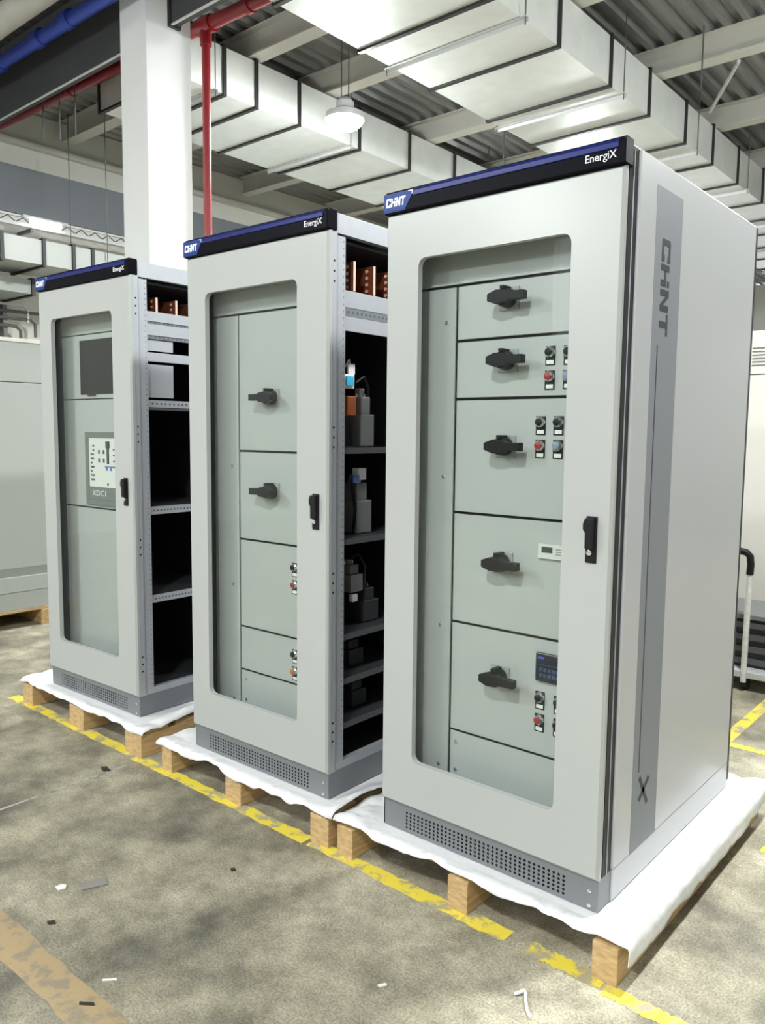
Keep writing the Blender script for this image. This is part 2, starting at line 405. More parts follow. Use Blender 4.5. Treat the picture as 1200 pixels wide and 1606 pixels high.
# ------------------------------------------------------------------ overhead ducts
def duct(name, label, x0, x1, z0, z1, joints, hangers, m=None, axis='y', rodtop=DECK):
    """sheet metal sections between black flanged joints, hung on angle bars"""
    r = thing(name, label, 'duct', ((x0 + x1) / 2, joints[0], z0)); xc = (x0 + x1) / 2; w = (x1 - x0) / 2; h = z1 - z0
    y_ = joints[0]
    for a, b in zip(joints, joints[1:]):
        boxpart('duct_section', (-w, w, a - y_ + 0.002, b - y_ - 0.002, 0, h), m or M['duct'], r)
    for a in joints:
        mb = MB(); p = 0.022; q = 0.02; d = a - y_
        mb.box(-w - p, w + p, d - q, d + q, -p, 0.0); mb.box(-w - p, w + p, d - q, d + q, h, h + p)
        mb.box(-w - p, -w, d - q, d + q, 0, h); mb.box(w, w + p, d - q, d + q, 0, h)
        mb.build('flange_joint', M['flange'], r)
    for a in hangers:
        d = a - y_; mb = MB()
        mb.box(-w - 0.06, w + 0.06, d - 0.02, d + 0.02, -0.012, -0.007); mb.box(-w - 0.06, w + 0.06, d + 0.016, d + 0.02, -0.045, -0.012)
        hb = mb.build('hanger_bar', M['tray'], r)
        for sx in (-1, 1):
            MB().tube([(sx * (w + 0.042), d, -0.07), (sx * (w + 0.042), d, rodtop - z0)], 0.006, 6).build('hanger_rod', M['rod'], hb)
    return r
duct('air_duct', 'large silver air duct running over the right cabinet', -3.27, -1.87, 4.80 + B, 5.256 + B,
     [-0.6, 0.4, 1.42, 2.44, 3.45, 4.487, 5.52, 6.46, 7.52, 8.46, 9.46, 10.6, 11.6, 12.6, 13.6, 14.6, 15.6, 16.6, 17.6, 18.6, 19.6],
     [1.8, 3.86, 5.76, 7.84, 9.8, 11.9, 13.9, 15.9, 17.9])
duct('air_duct', 'silver air duct left of the hanging lamp, passing behind the white column', -6.37, -4.965, 4.80 + B, 5.256 + B,
     [2.71, 3.26, 3.68, 4.295, 5.287, 6.25, 7.25, 8.25, 9.25, 10.3, 11.3, 12.3, 13.3, 14.3, 15.3, 16.3, 17.3, 18.3, 19.3],
     [3.12, 5.10, 8.05, 10.1, 12.1, 14.1])
duct('wall_duct', 'pale duct along the left wall beyond the left cabinet, black jointed', -8.3, -7.5, 3.32 + B, 3.60 + B, [-1.0, 0.2, 1.1, 2.11, 2.60, 2.97, 3.22, 4.2, 5.2, 6.2], [0.9, 3.4], m=M['greybox'], rodtop=5.6)
duct('low_wall_duct', 'small grey duct below the pale wall duct at far left', -8.85, -8.0, 3.05 + B, 3.22 + B, [0.2, 1.4, 2.70], [1.0], m=M['greybox_dark'], rodtop=3.3 + B)

# dark ducts across the hall on both sides of the column
def cross_duct(name, label, x0, x1, y0, y1, z0, z1, ends):
    r = thing(name, label, 'duct', (x0, y0, z0)); w, d, h = x1 - x0, y1 - y0, z1 - z0
    MB().prism([(0, 0), (0, h), (d + 0.26, h), (d, 0)], lambda a, b, e: (e, a, b), 0, w).build('casing', M['darkduct'], r, bevel=0.004)
    boxpart('edge_bead', (0, w, -0.006, 0.010, -0.012, 0.0), M['tray'], r)
    for e in ends:
        mb = MB(); a = e - x0
        mb.box(a - 0.015, a + 0.015, -0.02, d + 0.02, -0.02, 0); mb.box(a - 0.015, a + 0.015, -0.02, 0, 0, h); mb.prism([(d + 0.002, 0), (d + 0.262, h), (d + 0.285, h), (d + 0.022, 0)], lambda p, q, e: (e, p, q), a - 0.015, a + 0.015); mb.box(a - 0.015, a + 0.015, -0.02, d + 0.285, h, h + 0.02)
        mb.build('flange_joint', M['flange'], r)
cross_duct('dark_duct', 'wide charcoal duct crossing left of the white column', -8.85, -4.85, 2.08, 2.15, 4.775 + B, 5.50 + B, [-8.5])
cross_duct('dark_duct', 'short charcoal duct end at the top right of the white column', -4.02, -3.34, 1.96, 2.03, 4.69 + B, 5.5 + B, [-4.005])

p = thing('sprinkler_pipe', 'red sprinkler pipe under the deck with a red riser beside the white column', 'pipe', (-4.385, 2.60, 0))
MB().tube([(-4.2, 0, 5.137 + B), (1.03, 0, 5.009 + B)], 0.058, 14).build('main_pipe', M['redpipe'], p, smooth=True)
MB().tube([(0, 0, 0.0), (0, 0, 5.03 + B)], 0.038, 12).build('riser', M['redpipe'], p, smooth=True)
mb = MB(); mb.tube([(-0.10, 0, 5.036 + B), (0.10, 0, 5.031 + B)], 0.075, 12); mb.tube([(0, 0, 4.86 + B), (0, 0, 5.03 + B)], 0.053, 12)
mb.build('tee_fitting', M['redpipe'], p, smooth=True)
for x in (-2.4, -1.3, 0.6): MB().tube([(x - 0.03, 0, 5.034 + B - x * 0.0246), (x + 0.03, 0, 5.034 + B - x * 0.0246)], 0.070, 12).build('coupling', M['redpipe'], p, smooth=True)
p = thing('blue_pipe', 'blue pipe crossing the top left corner below the deck', 'pipe', (-8.8, 1.85, 5.13 + B))
MB().tube([(0, 0, 0.01), (4.9, 0, -0.03)], 0.062, 14).build('pipe_run', M['bluepipe'], p, smooth=True)
for x in (1.9, 2.75, 3.3): MB().tube([(x, 0, -0.005), (x + 0.14, 0, -0.006)], 0.08, 14).build('coupling', M['bluepipe'], p, smooth=True)
p = thing('lagged_pipe', 'thick pale lagged pipe above the blue pipe at top left', 'pipe', (-8.8, 1.50, 5.16 + B))
MB().tube([(0, 0, 0.01), (5.2, 0, -0.01)], 0.115, 16).build('lagging', M['lagging'], p, smooth=True)
for x in (1.4, 2.6, 3.8): MB().tube([(x, 0, 0), (x + 0.05, 0, 0)], 0.121, 16).build('band', M['tray'], p, smooth=True)

for x, z0, lab in ((-7.12, 4.60, 'left of three thin hanging rods left of the column'), (-6.76, 4.52, 'middle of three thin hanging rods left of the column'), (-6.43, 4.51, 'right of three thin hanging rods left of the column')):
    o = MB().tube([(x, 2.45, z0 + B), (x, 2.45, DECK)], 0.008, 6).build('hanging_rod', M['rod']); tag(o, lab, 'rod', 'thin rods hanging left of the column')
for x, y, z0, lab in ((-1.35, 6.55, 4.95, 'thin steel rod hanging right of the right duct, over the cabinet roof'), (-0.95, 8.5, 4.9, 'thin steel rod hanging farther back at the right edge'), (-3.75, 6.6, 4.5, 'thin steel rod hanging between the two silver ducts')):
    o = MB().tube([(x, y, z0 + B), (x, y, DECK)], 0.008, 6).build('hanging_rod', M['rod']); tag(o, lab, 'rod')
o = MB().tube([(-1.74, 7.95, 5.24 + B), (-1.1, 6.9, 5.28 + B)], 0.02, 8).build('brace', M['tray']); tag(o, 'diagonal steel brace between the right duct and the third beam', 'brace')
o = MB().tube([(-3.40, 5.88, 4.90 + B), (-3.9, 6.7, 5.28 + B)], 0.02, 8).build('brace', M['tray']); tag(o, 'diagonal steel brace at the left edge of the right duct', 'brace')

# cable tray and tube light along the left wall
t = thing('cable_tray', 'pale ladder cable tray along the left wall below the grey fascia', 'cable tray', (-8.62, 0, 4.0 + B))
boxpart('rail', (0.0, 0.03, -1, 9, 0.10, 0.125), M['tray'], t); boxpart('rail', (0.0, 0.03, -1, 9, -0.01, 0.03), M['tray'], t)
mb = MB(); y = -1.0
while y < 8.9:
    mb.tube([(0.015, y, 0.03), (0.015, y + 0.10, 0.10), (0.015, y + 0.20, 0.03)], 0.008, 5); y += 0.20
tag(mb.build('lattice', M['rod'], t), kind='stuff')
for y in (0.5, 3.0, 5.5, 8.0): boxpart('wall_bracket', (-0.38, 0.0, y, y + 0.04, -0.05, -0.01), M['rod'], t)
t = thing('tube_lamp', 'glowing tube lamp on the cable tray above the left cabinet', 'lamp', (-8.53, 3.16, 4.05 + B))
MB().tube([(0, -0.20, 0), (0, 0.20, 0)], 0.04, 12).build('glowing_tube', M['tube_glow'], t, smooth=True)
boxpart('lamp_housing', (-0.03, 0.02, -0.30, 0.30, 0.045, 0.07), M['tray'], t)
# pipework below the wall ducts, far left
t = thing('wall_pipework', 'thin pale pipes with bends on the left wall above the grey cabinet', 'pipes', (-8.8, 0, 0))
for z, ya, yb in ((3.02, 0.6, 2.95), (2.93, 1.6, 3.25), (2.84, 0.6, 3.05), (2.74, 1.4, 2.85)):
    MB().tube([(0, ya, z + B), (0, yb, z + B), (0, yb + 0.06, z + B - 0.05), (0, yb + 0.06, z + B - 0.22)], 0.022, 8).build('pipe_run', M['tray'] if z > 3.0 else M['rod'], t, smooth=True)
for y in (1.0, 1.9, 2.70): boxpart('clamp', (-0.2, -0.023, y, y + 0.05, 2.55 + B, 3.05 + B), M['rod'], t)

# ------------------------------------------------------------------ high-bay lamps
def high_bay(x, y, z, label, rods=True):
    r = thing('high_bay_lamp', label, 'lamp', (x, y, z))
    MB().lathe([(0.02, 0.20), (0.06, 0.195), (0.09, 0.16), (0.09, 0.10), (0.135, 0.07), (0.195, 0.045), (0.195, -0.012)], (0, 0, 0), n=24).build('housing', M['tray'], r, smooth=True)
    MB().lathe([(0.184, -0.006), (0.182, -0.014), (0.172, -0.045), (0.135, -0.078), (0.07, -0.095)], (0, 0, 0), n=24).build('glowing_lens', M['high_bay_lens'], r, smooth=True)
    for dx in (-0.05, 0.05): MB().tube([(dx, 0, 0.19), (dx, 0, DECK - z)], 0.006, 6).build('suspension_wire', M['rod'], r)
high_bay(-3.98, 4.00, 4.54 + B, 'glowing round high-bay lamp hanging between the two silver ducts')
for x, y, lab in ((-3.98, -4.2, 'high-bay lamp behind the camera on the left'), (-3.98, -7.8, 'high-bay lamp far behind the camera on the left'), (1.4, 1.2, 'high-bay lamp right of the right cabinet, out of the picture'),
                  (1.4, -3.6, 'high-bay lamp over the camera'), (1.4, 6.0, 'high-bay lamp at the right, out of the picture'), (-3.98, 9.2, 'high-bay lamp far back between the ducts'), (1.4, -7.8, 'high-bay lamp far behind the camera on the right')):
    high_bay(x, y, 4.54 + B, lab)

# ------------------------------------------------------------------ pallets and packing film
def pallet(x0, x1, y0, y1, label, stringers=None, h=0.134, cat='pallet', name='wooden_pallet'):
    r = thing(name, label, cat, (x0, y0, 0)); w, d = x1 - x0, y1 - y0
    if stringers is None: stringers = [(0, 0.075), (w / 2 - 0.04, w / 2 + 0.035), (w - 0.075, w)]
    for a, b in stringers: boxpart('stringer', (a, b, 0, d, 0, h - 0.022), M['wood'], r, bevel=0.003)
    n = 8; bw = 0.125; gap = (d - 0.028 - n * bw) / (n - 1)
    boxpart('rear_light_block', (0.0, w, d + 0.001, d + 0.022, 0.004, h - 0.024), M['wood'], r)  # added to block light from behind and darken the gap under the pallet
    boxpart('mid_light_block', (stringers[0][1] + 0.002, stringers[1][0] - 0.002, d * 0.5, d * 0.5 + 0.022, 0.004, h - 0.024), M['wood'], r); boxpart('mid_light_block', (stringers[1][1] + 0.002, stringers[2][0] - 0.002, d * 0.5, d * 0.5 + 0.022, 0.004, h - 0.024), M['wood'], r)  # added between stringers to keep the space below dark
    for i in range(n):
        y = 0.028 + i * (bw + gap); boxpart('deck_board', (0, w, y, y + bw, h - 0.022, h), M['wood'], r, bevel=0.002)
    return r
PALLETS = [(-0.150, 0.935, 'wooden pallet under the right, nearest cabinet', [(0, 0.075), (0.500, 0.578), (1.008, 1.085)]),
           (-1.262, -0.196, 'wooden pallet under the middle cabinet', [(0, 0.075), (0.46, 0.56), (0.97, 1.066)]),
           (-2.618, -1.430, 'wooden pallet under the left, farthest cabinet', [(0, 0.11), (0.52, 0.66), (1.05, 1.188)])]
for x0, x1, lab, st in PALLETS: pallet(x0, x1, -0.070, 1.26, lab, st)

def film(x0, x1, y0, y1, label, over, seed, foot, lift=None):
    """thin packing film over a pallet top; over(side, t) gives how far it hangs over each edge"""
    zt = 0.1355; nx, ny = 100, 110; mb = MB(); V = []
    ol, orr, of, ob = 0.10, 0.16, 0.14, 0.08
    def axis_map(s, lo, hi, ext_lo, ext_hi):
        """s in metres from lo; beyond the edge it bends down: returns position and drop"""
        if s < lo:
            e = (lo - s); return lo - 0.010 - min(e, 0.02) * 0.5 , e
        if s > hi:
            e = (s - hi); return hi + 0.010 + min(e, 0.02) * 0.5, e
        return s, 0.0
    for j in range(ny + 1):
        for i in range(nx + 1):
            u, v = i / nx, j / ny
            tx = x0 + (x1 - x0) * u; ty = y0 + (y1 - y0) * v
            eL, eR = over('l', ty), over('r', ty); eF, eB = over('f', tx), over('b', tx)
            sx = (x0 - eL) + (x1 - x0 + eL + eR) * u; sy = (y0 - eF) + (y1 - y0 + eF + eB) * v
            px, dx = axis_map(sx, x0, x1, eL, eR); py, dy = axis_map(sy, y0, y1, eF, eB)
            n1 = noise.noise(Vector((sx * 9 + seed, sy * 9, 0.3))); n2 = noise.noise(Vector((sx * 30 + seed, sy * 30, 1.7)))
            drop = max(dx, dy)
            wr = (abs(n1) * 0.020 + abs(n2) * 0.007)
            edge = min(1.0, max(0.0, (max(foot[0] - tx, tx - foot[1], 0.010 - ty, ty - 1.18) - 0.012) / 0.05))
            z = zt + wr * edge * 0.9 - drop + (0.003 if drop > 0 else 0)
            if drop > 0:
                k = 0.010 + 0.012 * abs(n1)
                if sy < y0: py -= k * min(1, dy / 0.03)
                if sx > x1: px += 0.5 * k
                if sx < x0: px -= 0.3 * k
            if lift: z += lift(tx, ty)
            V.append((px, py, max(0.010, z)))
    mb.v = V
    for j in range(ny):
        for i in range(nx):
            a = j * (nx + 1) + i; mb.f.append((a, a + 1, a + nx + 2, a + nx + 1)); mb.m.append(0)
    o = mb.build('packing_film', M['film'], smooth=True, fix=False)
    sm = o.modifiers.new('thickness', 'SOLIDIFY'); sm.thickness = 0.0018; sm.offset = 0
    tag(o, label, 'packing film', None)
    return o
def wav(t, a, b, s):
    n = noise.noise(Vector((t * 5.0, s, 0))) + 0.5 * noise.noise(Vector((t * 14.0, s, 4)))
    return max(0.006, (a + b) / 2 + (b - a) / 1.6 * n)
film(-0.150, 0.940, -0.046, 1.284, 'white packing film under the right, nearest cabinet', lambda s, t: {'l': 0.008, 'r': wav(t, 0.055, 0.09, 3), 'f': wav(t, 0.006, 0.030, 1), 'b': 0.03}[s], 2.0, (0.0, 0.84),
     lambda x, y: 0.022 * max(0, 1 - abs(x + 0.12) / 0.06) * (0.5 + 0.5 * math.sin(y * 17)) if y < 0.0 else (0.045 * max(0, (x - 0.80) / 0.14) * max(0, (y - 1.12) / 0.16)))
film(-1.267, -0.194, -0.046, 1.284, 'white packing film under the middle cabinet', lambda s, t: {'l': 0.03, 'r': 0.008, 'f': wav(t, 0.008, 0.045, 7), 'b': 0.03}[s], 5.0, (-1.115, -0.255),
     lambda x, y: 0.03 * max(0, 1 - abs(x + 0.19) / 0.07) * max(0, math.sin(y * 9 + 0.6)))
film(-2.623, -1.435, -0.046, 1.284, 'white packing film under the left, farthest cabinet', lambda s, t: {'l': 0.025, 'r': 0.012, 'f': wav(t, 0.010, 0.035, 12), 'b': 0.03}[s], 9.0, (-2.45, -1.565),
     lambda x, y: 0.05 * max(0, 1 - abs(x + 1.46) / 0.08) * max(0, math.sin(y * 5 - 0.3)))

# ------------------------------------------------------------------ switchgear cabinets
D = 1.178; HT = 2.2
XZ = lambda a, b, d: (a, d, b)             # front plane: d along y
def arc_rect(x0, x1, z0, z1, r, n=6):
    out = []
    for cx, cz, a0 in ((x1 - r, z1 - r, 0), (x0 + r, z1 - r, 90), (x0 + r, z0 + r, 180), (x1 - r, z0 + r, 270)):
        out.append([(cx + r * math.cos(math.radians(a0 + 90 * i / n)), cz + r * math.sin(math.radians(a0 + 90 * i / n))) for i in range(n + 1)])
    return out                              # corners: top right, top left, bottom left, bottom right
def door_mesh(W, z0, z1, win, r=0.028, th=0.022, c=0.008):
    mb = MB(); x0, x1 = 0.0, W
    cor = arc_rect(win[0], win[1], win[2], win[3], r)
    def ring(y, inset, flip):
        oc = [(x1 - inset, z1 - inset), (x0 + inset, z1 - inset), (x0 + inset, z0 + inset), (x1 - inset, z0 + inset)]
        for k in range(4):
            arc = cor[k]
            for a, b in zip(arc, arc[1:]): mb.quad([XZ(*oc[k], y), XZ(*a, y), XZ(*b, y)])
            k2 = (k + 1) % 4
            mb.quad([XZ(*oc[k], y), XZ(*arc[-1], y), XZ(*cor[k2][0], y), XZ(*oc[k2], y)])
        return oc
    o0 = ring(0.0, c, 0); o1 = [(x1, z1), (x0, z1), (x0, z0), (x1, z0)]; ring(th, 0.0, 1)
    for k in range(4):
        k2 = (k + 1) % 4
        mb.quad([XZ(*o0[k], 0), XZ(*o0[k2], 0), XZ(*o1[k2], c), XZ(*o1[k], c)])
        mb.quad([XZ(*o1[k], c), XZ(*o1[k2], c), XZ(*o1[k2], th), XZ(*o1[k], th)])
    loop = [p for a in cor for p in a]
    for a, b in zip(loop, loop[1:] + loop[:1]): mb.quad([XZ(*a, 0), XZ(*b, 0), XZ(*b, th), XZ(*a, th)])
    bm = bmesh.new()
    return mb
def weld(o):
    bm = bmesh.new(); bm.from_mesh(o.data); bmesh.ops.remove_doubles(bm, verts=bm.verts, dist=1e-5); bmesh.ops.recalc_face_normals(bm, faces=bm.faces); bm.to_mesh(o.data); bm.free(); return o

def plinth_mesh(W, hx0, hx1, zrows, pitch):
    """front plate with real round holes, side and rear plates"""
    y = 0.015; t = 0.003; z1 = 0.0985; mb = MB()
    nx = int(round((hx1 - hx0) / pitch)); nz = zrows; za = 0.010; zb = za + nz * pitch * 0.78; pz = pitch * 0.78; r = 0.0047
    def q(xa, xb, z_a, z_b): mb.quad([(xa, y, z_a), (xb, y, z_a), (xb, y, z_b), (xa, y, z_b)])
    q(0.004, hx0, 0, z1); q(hx1, W - 0.004, 0, z1); q(hx0, hx1, 0, za); q(hx0, hx1, zb, z1)
    px = (hx1 - hx0) / nx
    oc = [(r * math.cos(math.radians(22.5 + 45 * k)), r * math.sin(math.radians(22.5 + 45 * k))) for k in range(8)]
    for i in range(nx):
        for j in range(nz):
            cx, cz = hx0 + (i + .5) * px, za + (j + .5) * pz; hx, hz = px / 2, pz / 2
            sq = [(hx, hz), (-hx, hz), (-hx, -hz), (hx, -hz)]
            for k in range(4):
                a, b = oc[2 * k], oc[2 * k + 1]; c = sq[k]; d = sq[(k + 1) % 4]; a2 = oc[(2 * k + 2) % 8]
                mb.quad([(cx + c[0], y, cz + c[1]), (cx + a[0], y, cz + a[1]), (cx + b[0], y, cz + b[1])])
                mb.quad([(cx + c[0], y, cz + c[1]), (cx + b[0], y, cz + b[1]), (cx + a2[0], y, cz + a2[1]), (cx + d[0], y, cz + d[1])])
    mb.box(0.004, 0.008, y, D - 0.01, 0, z1); mb.box(W - 0.008, W - 0.004, y + 0.0005, D - 0.01, 0, z1); mb.box(0.008, W - 0.008, D - 0.014, D - 0.01, 0, z1)
    mb.box(0.008, W - 0.008, y + 0.014, y + 0.016, 0.001, z1 - 0.002, 1)
    return mb

HANDLE = None
def rotary_handle(parent, x, z, yf, side):
    """black lever handle on a thin pale escutcheon; yf is the panel front"""
    boxpart('handle_escutcheon', (x - 0.036, x + 0.036, yf - 0.005, yf, z - 0.036, z + 0.036), M['escutcheon'], parent, bevel=0.002)
    s = side; mb = MB()
    mb.lathe([(0.030, 0.005), (0.030, 0.022), (0.026, 0.048), (0.020, 0.056)], (x, yf, z), '-y', 18)
    lever = [(x - s * 0.046, z - 0.011), (x - s * 0.046, z + 0.011), (x - s * 0.015, z + 0.022), (x + s * 0.022, z + 0.019), (x + s * 0.034, z + 0.013), (x + s * 0.084, z + 0.013), (x + s * 0.084, z - 0.013), (x + s * 0.034, z - 0.013), (x + s * 0.022, z - 0.019), (x - s * 0.015, z - 0.022)]
    mb.prism(lever, XZ, yf - 0.062, yf - 0.036)
    mb.box(x - 0.008, x + 0.008, yf - 0.05, yf - 0.006, z + 0.026, z + 0.036)
    mb.build('rotary_handle', M['black'], parent, bevel=0.002)
def push_button(parent, x, z, yf, cap):
    mb = MB(); mb.box(x - 0.017, x + 0.017, yf - 0.002, yf, z - 0.040, z + 0.018)
    mb.build('button_plate', M['black'], parent, bevel=0.001)
    boxpart('button_label', (x - 0.012, x + 0.012, yf - 0.0028, yf - 0.002, z - 0.036, z - 0.024), M['label'], parent)
    mb = MB(); mb.lathe([(0.0165, 0.002), (0.0165, 0.010), (0.0125, 0.014)], (x, yf, z), '-y', 18); mb.build('button_bezel', M['chrome'], parent, smooth=True)
    o = MB().lathe([(0.0115, 0.010), (0.0115, 0.018), (0.009, 0.0195)], (x, yf, z), '-y', 16).build('button_cap', cap, parent, smooth=True)
    o['label'] = {'red_cap': 'red button cap', 'amber_cap': 'amber red button cap', 'blue_grey_cap': 'blue grey button cap'}.get(cap.name, 'black button cap')

def door_handle(door, W, x, z):
    mb = MB(); mb.box(x - 0.017, x + 0.017, -0.006, 0.0, z - 0.067, z + 0.067); mb.build('handle_plate', M['black'], door, bevel=0.003)
    mb = MB(); mb.prism([(x - 0.019, z + 0.030), (x - 0.019, z + 0.046), (x - 0.013, z + 0.062), (x + 0.012, z + 0.062), (x + 0.012, z - 0.025), (x - 0.012, z - 0.025), (x - 0.012, z + 0.020)], XZ, -0.022, -0.006)
    mb.build('handle_lever', M['black'], door, bevel=0.002)
    MB().lathe([(0.008, 0.006), (0.008, 0.012), (0.005, 0.013)], (x - 0.002, 0, z - 0.037), '-y', 14).build('lock', M['chrome'], door, smooth=True)

def header(root, W):
    y0, y1 = -0.010, 0.045; z0, z1 = 2.1265, HT
    mb = MB()
    prof = [(y0, z0), (y0, z1 - 0.010), (y0 + 0.010, z1), (y1, z1), (y1, z0)]
    mb.prism(prof, lambda a, b, d: (d, a, b), -0.004, W + 0.003)
    h = mb.build('header', M['header'], root, bevel=0.004)
    mb = MB(); mb.prism([(y0 - 0.0035, 2.170), (y0 - 0.0035, 2.184), (y0 - 0.001, 2.1905), (y0 + 0.002, 2.1925), (y0 + 0.002, 2.168)], lambda a, b, d: (d, a, b), 0.118, W - 0.016)
    mb.build('blue_strip', M['blue'], h, bevel=0.001)
    mb = MB(); mb.prism([(-0.0035, 2.134), (0.088, 2.134), (0.126, 2.190), (-0.0035, 2.190)], XZ, y0 - 0.002, y0 + 0.001)
    mb.prism([(-0.0042, 2.130), (0.086, 2.130), (0.088, 2.134), (-0.0042, 2.134)], XZ, y0 - 0.001, y0 + 0.001)
    mb.build('logo_badge', M['badge'], h)
    mb = MB(); H = 0.0285; sc = 0.0272
    for poly in logo_polys():
        mb.prism([(0.007 + a * sc * 0.85 + b * H * 0.10, 2.1465 + b * H) for a, b in poly], XZ, y0 - 0.0032, y0 - 0.0018)
    mb.prism(rect(0.100, 0.118, 2.1858, 2.1878), XZ, y0 - 0.0032, y0 - 0.0018); mb.prism(rect(0.1155, 0.118, 2.176, 2.1862), XZ, y0 - 0.0032, y0 - 0.0018)
    mb.build('logo_lettering', M['white'], h)
    text_mesh('EnergiX', 0.030, 'name_lettering', M['white'], h, lambda a, b, d: (W - 0.112 + a, y0 - 0.0008 - d, 2.1455 + b), width=0.090)

def cabinet(x, y, rz, W, label, kind, plates, win):
    r = thing('switchgear_cabinet', label, 'cabinet', (x, y, B), rz, 'switchgear cabinets standing on the pallets')
    pl = plinth_mesh(W, 0.100, W - 0.108, 5, 0.0172).build('plinth', [M['plinth'], M['void']], r)
    for z in (0.059, 0.014):
        MB().lathe([(0.006, 0), (0.006, 0.003), (0.003, 0.004)], (W - 0.031, 0.015, z), '-y', 10).build('screw', M['chrome'], pl)
    d = weld(door_mesh(W, 0.1005, 2.1255, win).build('door', M['paint'], r, fix=False))
    boxpart('glass_pane', (win[0] - 0.012, win[1] + 0.012, 0.0225, 0.0265, win[2] - 0.012, win[3] + 0.012), M['glass'], d)
    door_handle(d, W, W - 0.058, 1.108)
    header(r, W)
    # compartment front: dark backing with separate plates
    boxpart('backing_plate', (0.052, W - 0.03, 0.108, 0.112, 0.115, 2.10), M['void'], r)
    for x0, x1, z0, z1, subs in plates:
        o = boxpart('compartment_panel', (x0, x1, 0.100, 0.1075, z0, z1), M['panel'], r, bevel=0.0015)
        for s in subs: s(o)
    # frame
    fm = M['dark_frame'] if kind == 'closed' else M['galv']
    if kind == 'closed':
        gk = MB(); gk.box(W - 0.020, W - 0.010, 0.0225, 0.036, 0.105, 2.18); gk.box(W - 0.020, W - 0.008, 0.086, 0.0995, 0.10, 2.185)
        gk.build('door_gasket', M['gasket'], r)
        o = boxpart('corner_post', (W - 0.050, W - 0.004, 0.036, 0.086, 0.0985, 2.185), M['dark_frame'], r)
        boxpart('post_ridge', (W - 0.004, W - 0.0015, 0.0615, 0.064, 0.0985, 2.18), M['galv'], o)
        o = boxpart('corner_post', (0.004, 0.050, 0.036, 0.086, 0.0985, 2.185), M['dark_frame'], r)
        sp = boxpart('side_panel', (W - 0.018, W + 0.0017, 0.100, D - 0.012, 0.0995, 2.190), M['side_paint'], r, bevel=0.003)
        boxpart('plinth_side', (W - 0.012, W + 0.0012, 0.100, D - 0.012, 0.0, 0.0990), M['side_paint'], r, bevel=0.002)
        boxpart('rear_door', (0.0, W + 0.001, D - 0.0115, D + 0.012, 0.02, 2.19), M['dark_frame'], r, bevel=0.003)
        X = W + 0.0017
        boxpart('side_stripe', (X, X + 0.0006, 0.216, 0.418, 0.098, 2.124), M['stripe'], sp)
        mb = MB(); h = 0.066; sc = 0.280 / LOGO_W
        YZ = lambda a, b, dd: (dd, a, b)
        for poly in logo_polys(): mb.prism([(0.266 + b * h, 1.983 - a * sc) for a, b in poly], YZ, X + 0.0006, X + 0.0012)
        mb.prism(rect(0.2585, 0.2645, 0.352, 1.672), YZ, X + 0.0006, X + 0.0012)
        # the X below the line
        mb.prism([(0.262, 0.262), (0.278, 0.250), (0.352, 0.308), (0.336, 0.320)], YZ, X + 0.0006, X + 0.0012)
        mb.prism([(0.262, 0.330), (0.276, 0.338), (0.345, 0.232), (0.331, 0.224)], YZ, X + 0.0006, X + 0.0012)
        mb.build('side_lettering', M['stripe_ink'], sp)
    else:
        o = MB(); o.box(W - 0.006, W - 0.002, 0.0225, 0.050, 0.0985, 2.185); o.box(W - 0.012, W - 0.008, 0.050, 0.100, 0.0985, 2.115); o.box(W - 0.012, W - 0.002, 0.048, 0.051, 0.0985, 2.185)
        o.box(W - 0.05, W - 0.012, 0.096, 0.100, 0.0985, 2.185)
        po = o.build('corner_post', M['galv'], r)
        for zc in (1.985, 1.385, 0.84, 0.26):
            for dz in (-0.036, 0, 0.036):
                MB().lathe([(0.0048, -0.0025), (0.0048, 0.0003)], (W - 0.002, 0.034, zc + dz), 'x', 10).build('bolt_hole', M['void'], po)
        hb = MB(); z = 0.12
        while z < 2.1: hb.box(W - 0.0085, W - 0.0077, 0.088, 0.0915, z, z + 0.006); z += 0.025
        tag(hb.build('perforations', M['shelf_dark'], po), kind='stuff')
        boxpart('corner_post', (0.004, 0.050, 0.0225, 0.100, 0.0985, 2.185), M['dark_frame'], r)  # galvanised post darkened to paint in the door stile's shadow
        boxpart('corner_post', (W - 0.050, W - 0.004, D - 0.10, D - 0.03, 0.0985, 2.185), M['galv'], r)
        tf = MB(); tf.box(W - 0.030, W - 0.003, 0.052, D - 0.03, 2.122, 2.187); tf.build('top_rail', M['galv'], r)
        boxpart('bottom_rail', (W - 0.030, W - 0.006, 0.052, D - 0.10, 0.0985, 0.130), M['galv'], r)
        boxpart('rear_door', (0.0, W, D - 0.0275, D, 0.02, 2.19), M['interior_shade'], r)
    boxpart('bottom_plate', (0.009, W - 0.031, 0.116, D - 0.03, 0.0990, 0.1020), M['interior_shade'], r)
    boxpart('left_panel', (0.0, 0.0035, 0.100, D - 0.03, 0.0995, 2.187), M['side_paint'], r)
    boxpart('roof_plate', (0.004, W - 0.004, 0.046, D - 0.014, 2.1875, 2.1925), M['side_paint'], r)
    if kind != 'closed':
        boxpart('partition', (0.004, 0.010, 0.115, D - 0.03, 0.0995, 2.10), M['interior_shade'], r)
        boxpart('partition', (0.012, W - 0.03, 0.62, 0.63, 0.103, 2.10), M['interior_shade'], r)
        boxpart('partition', (0.012, W - 0.060, 0.1125, 0.116, 0.103, 2.10), M['interior_shade'], r)
        boxpart('partition', (0.012, W - 0.04, 0.116, 0.62, 2.102, 2.112), M['interior_shade'], r)
    return r

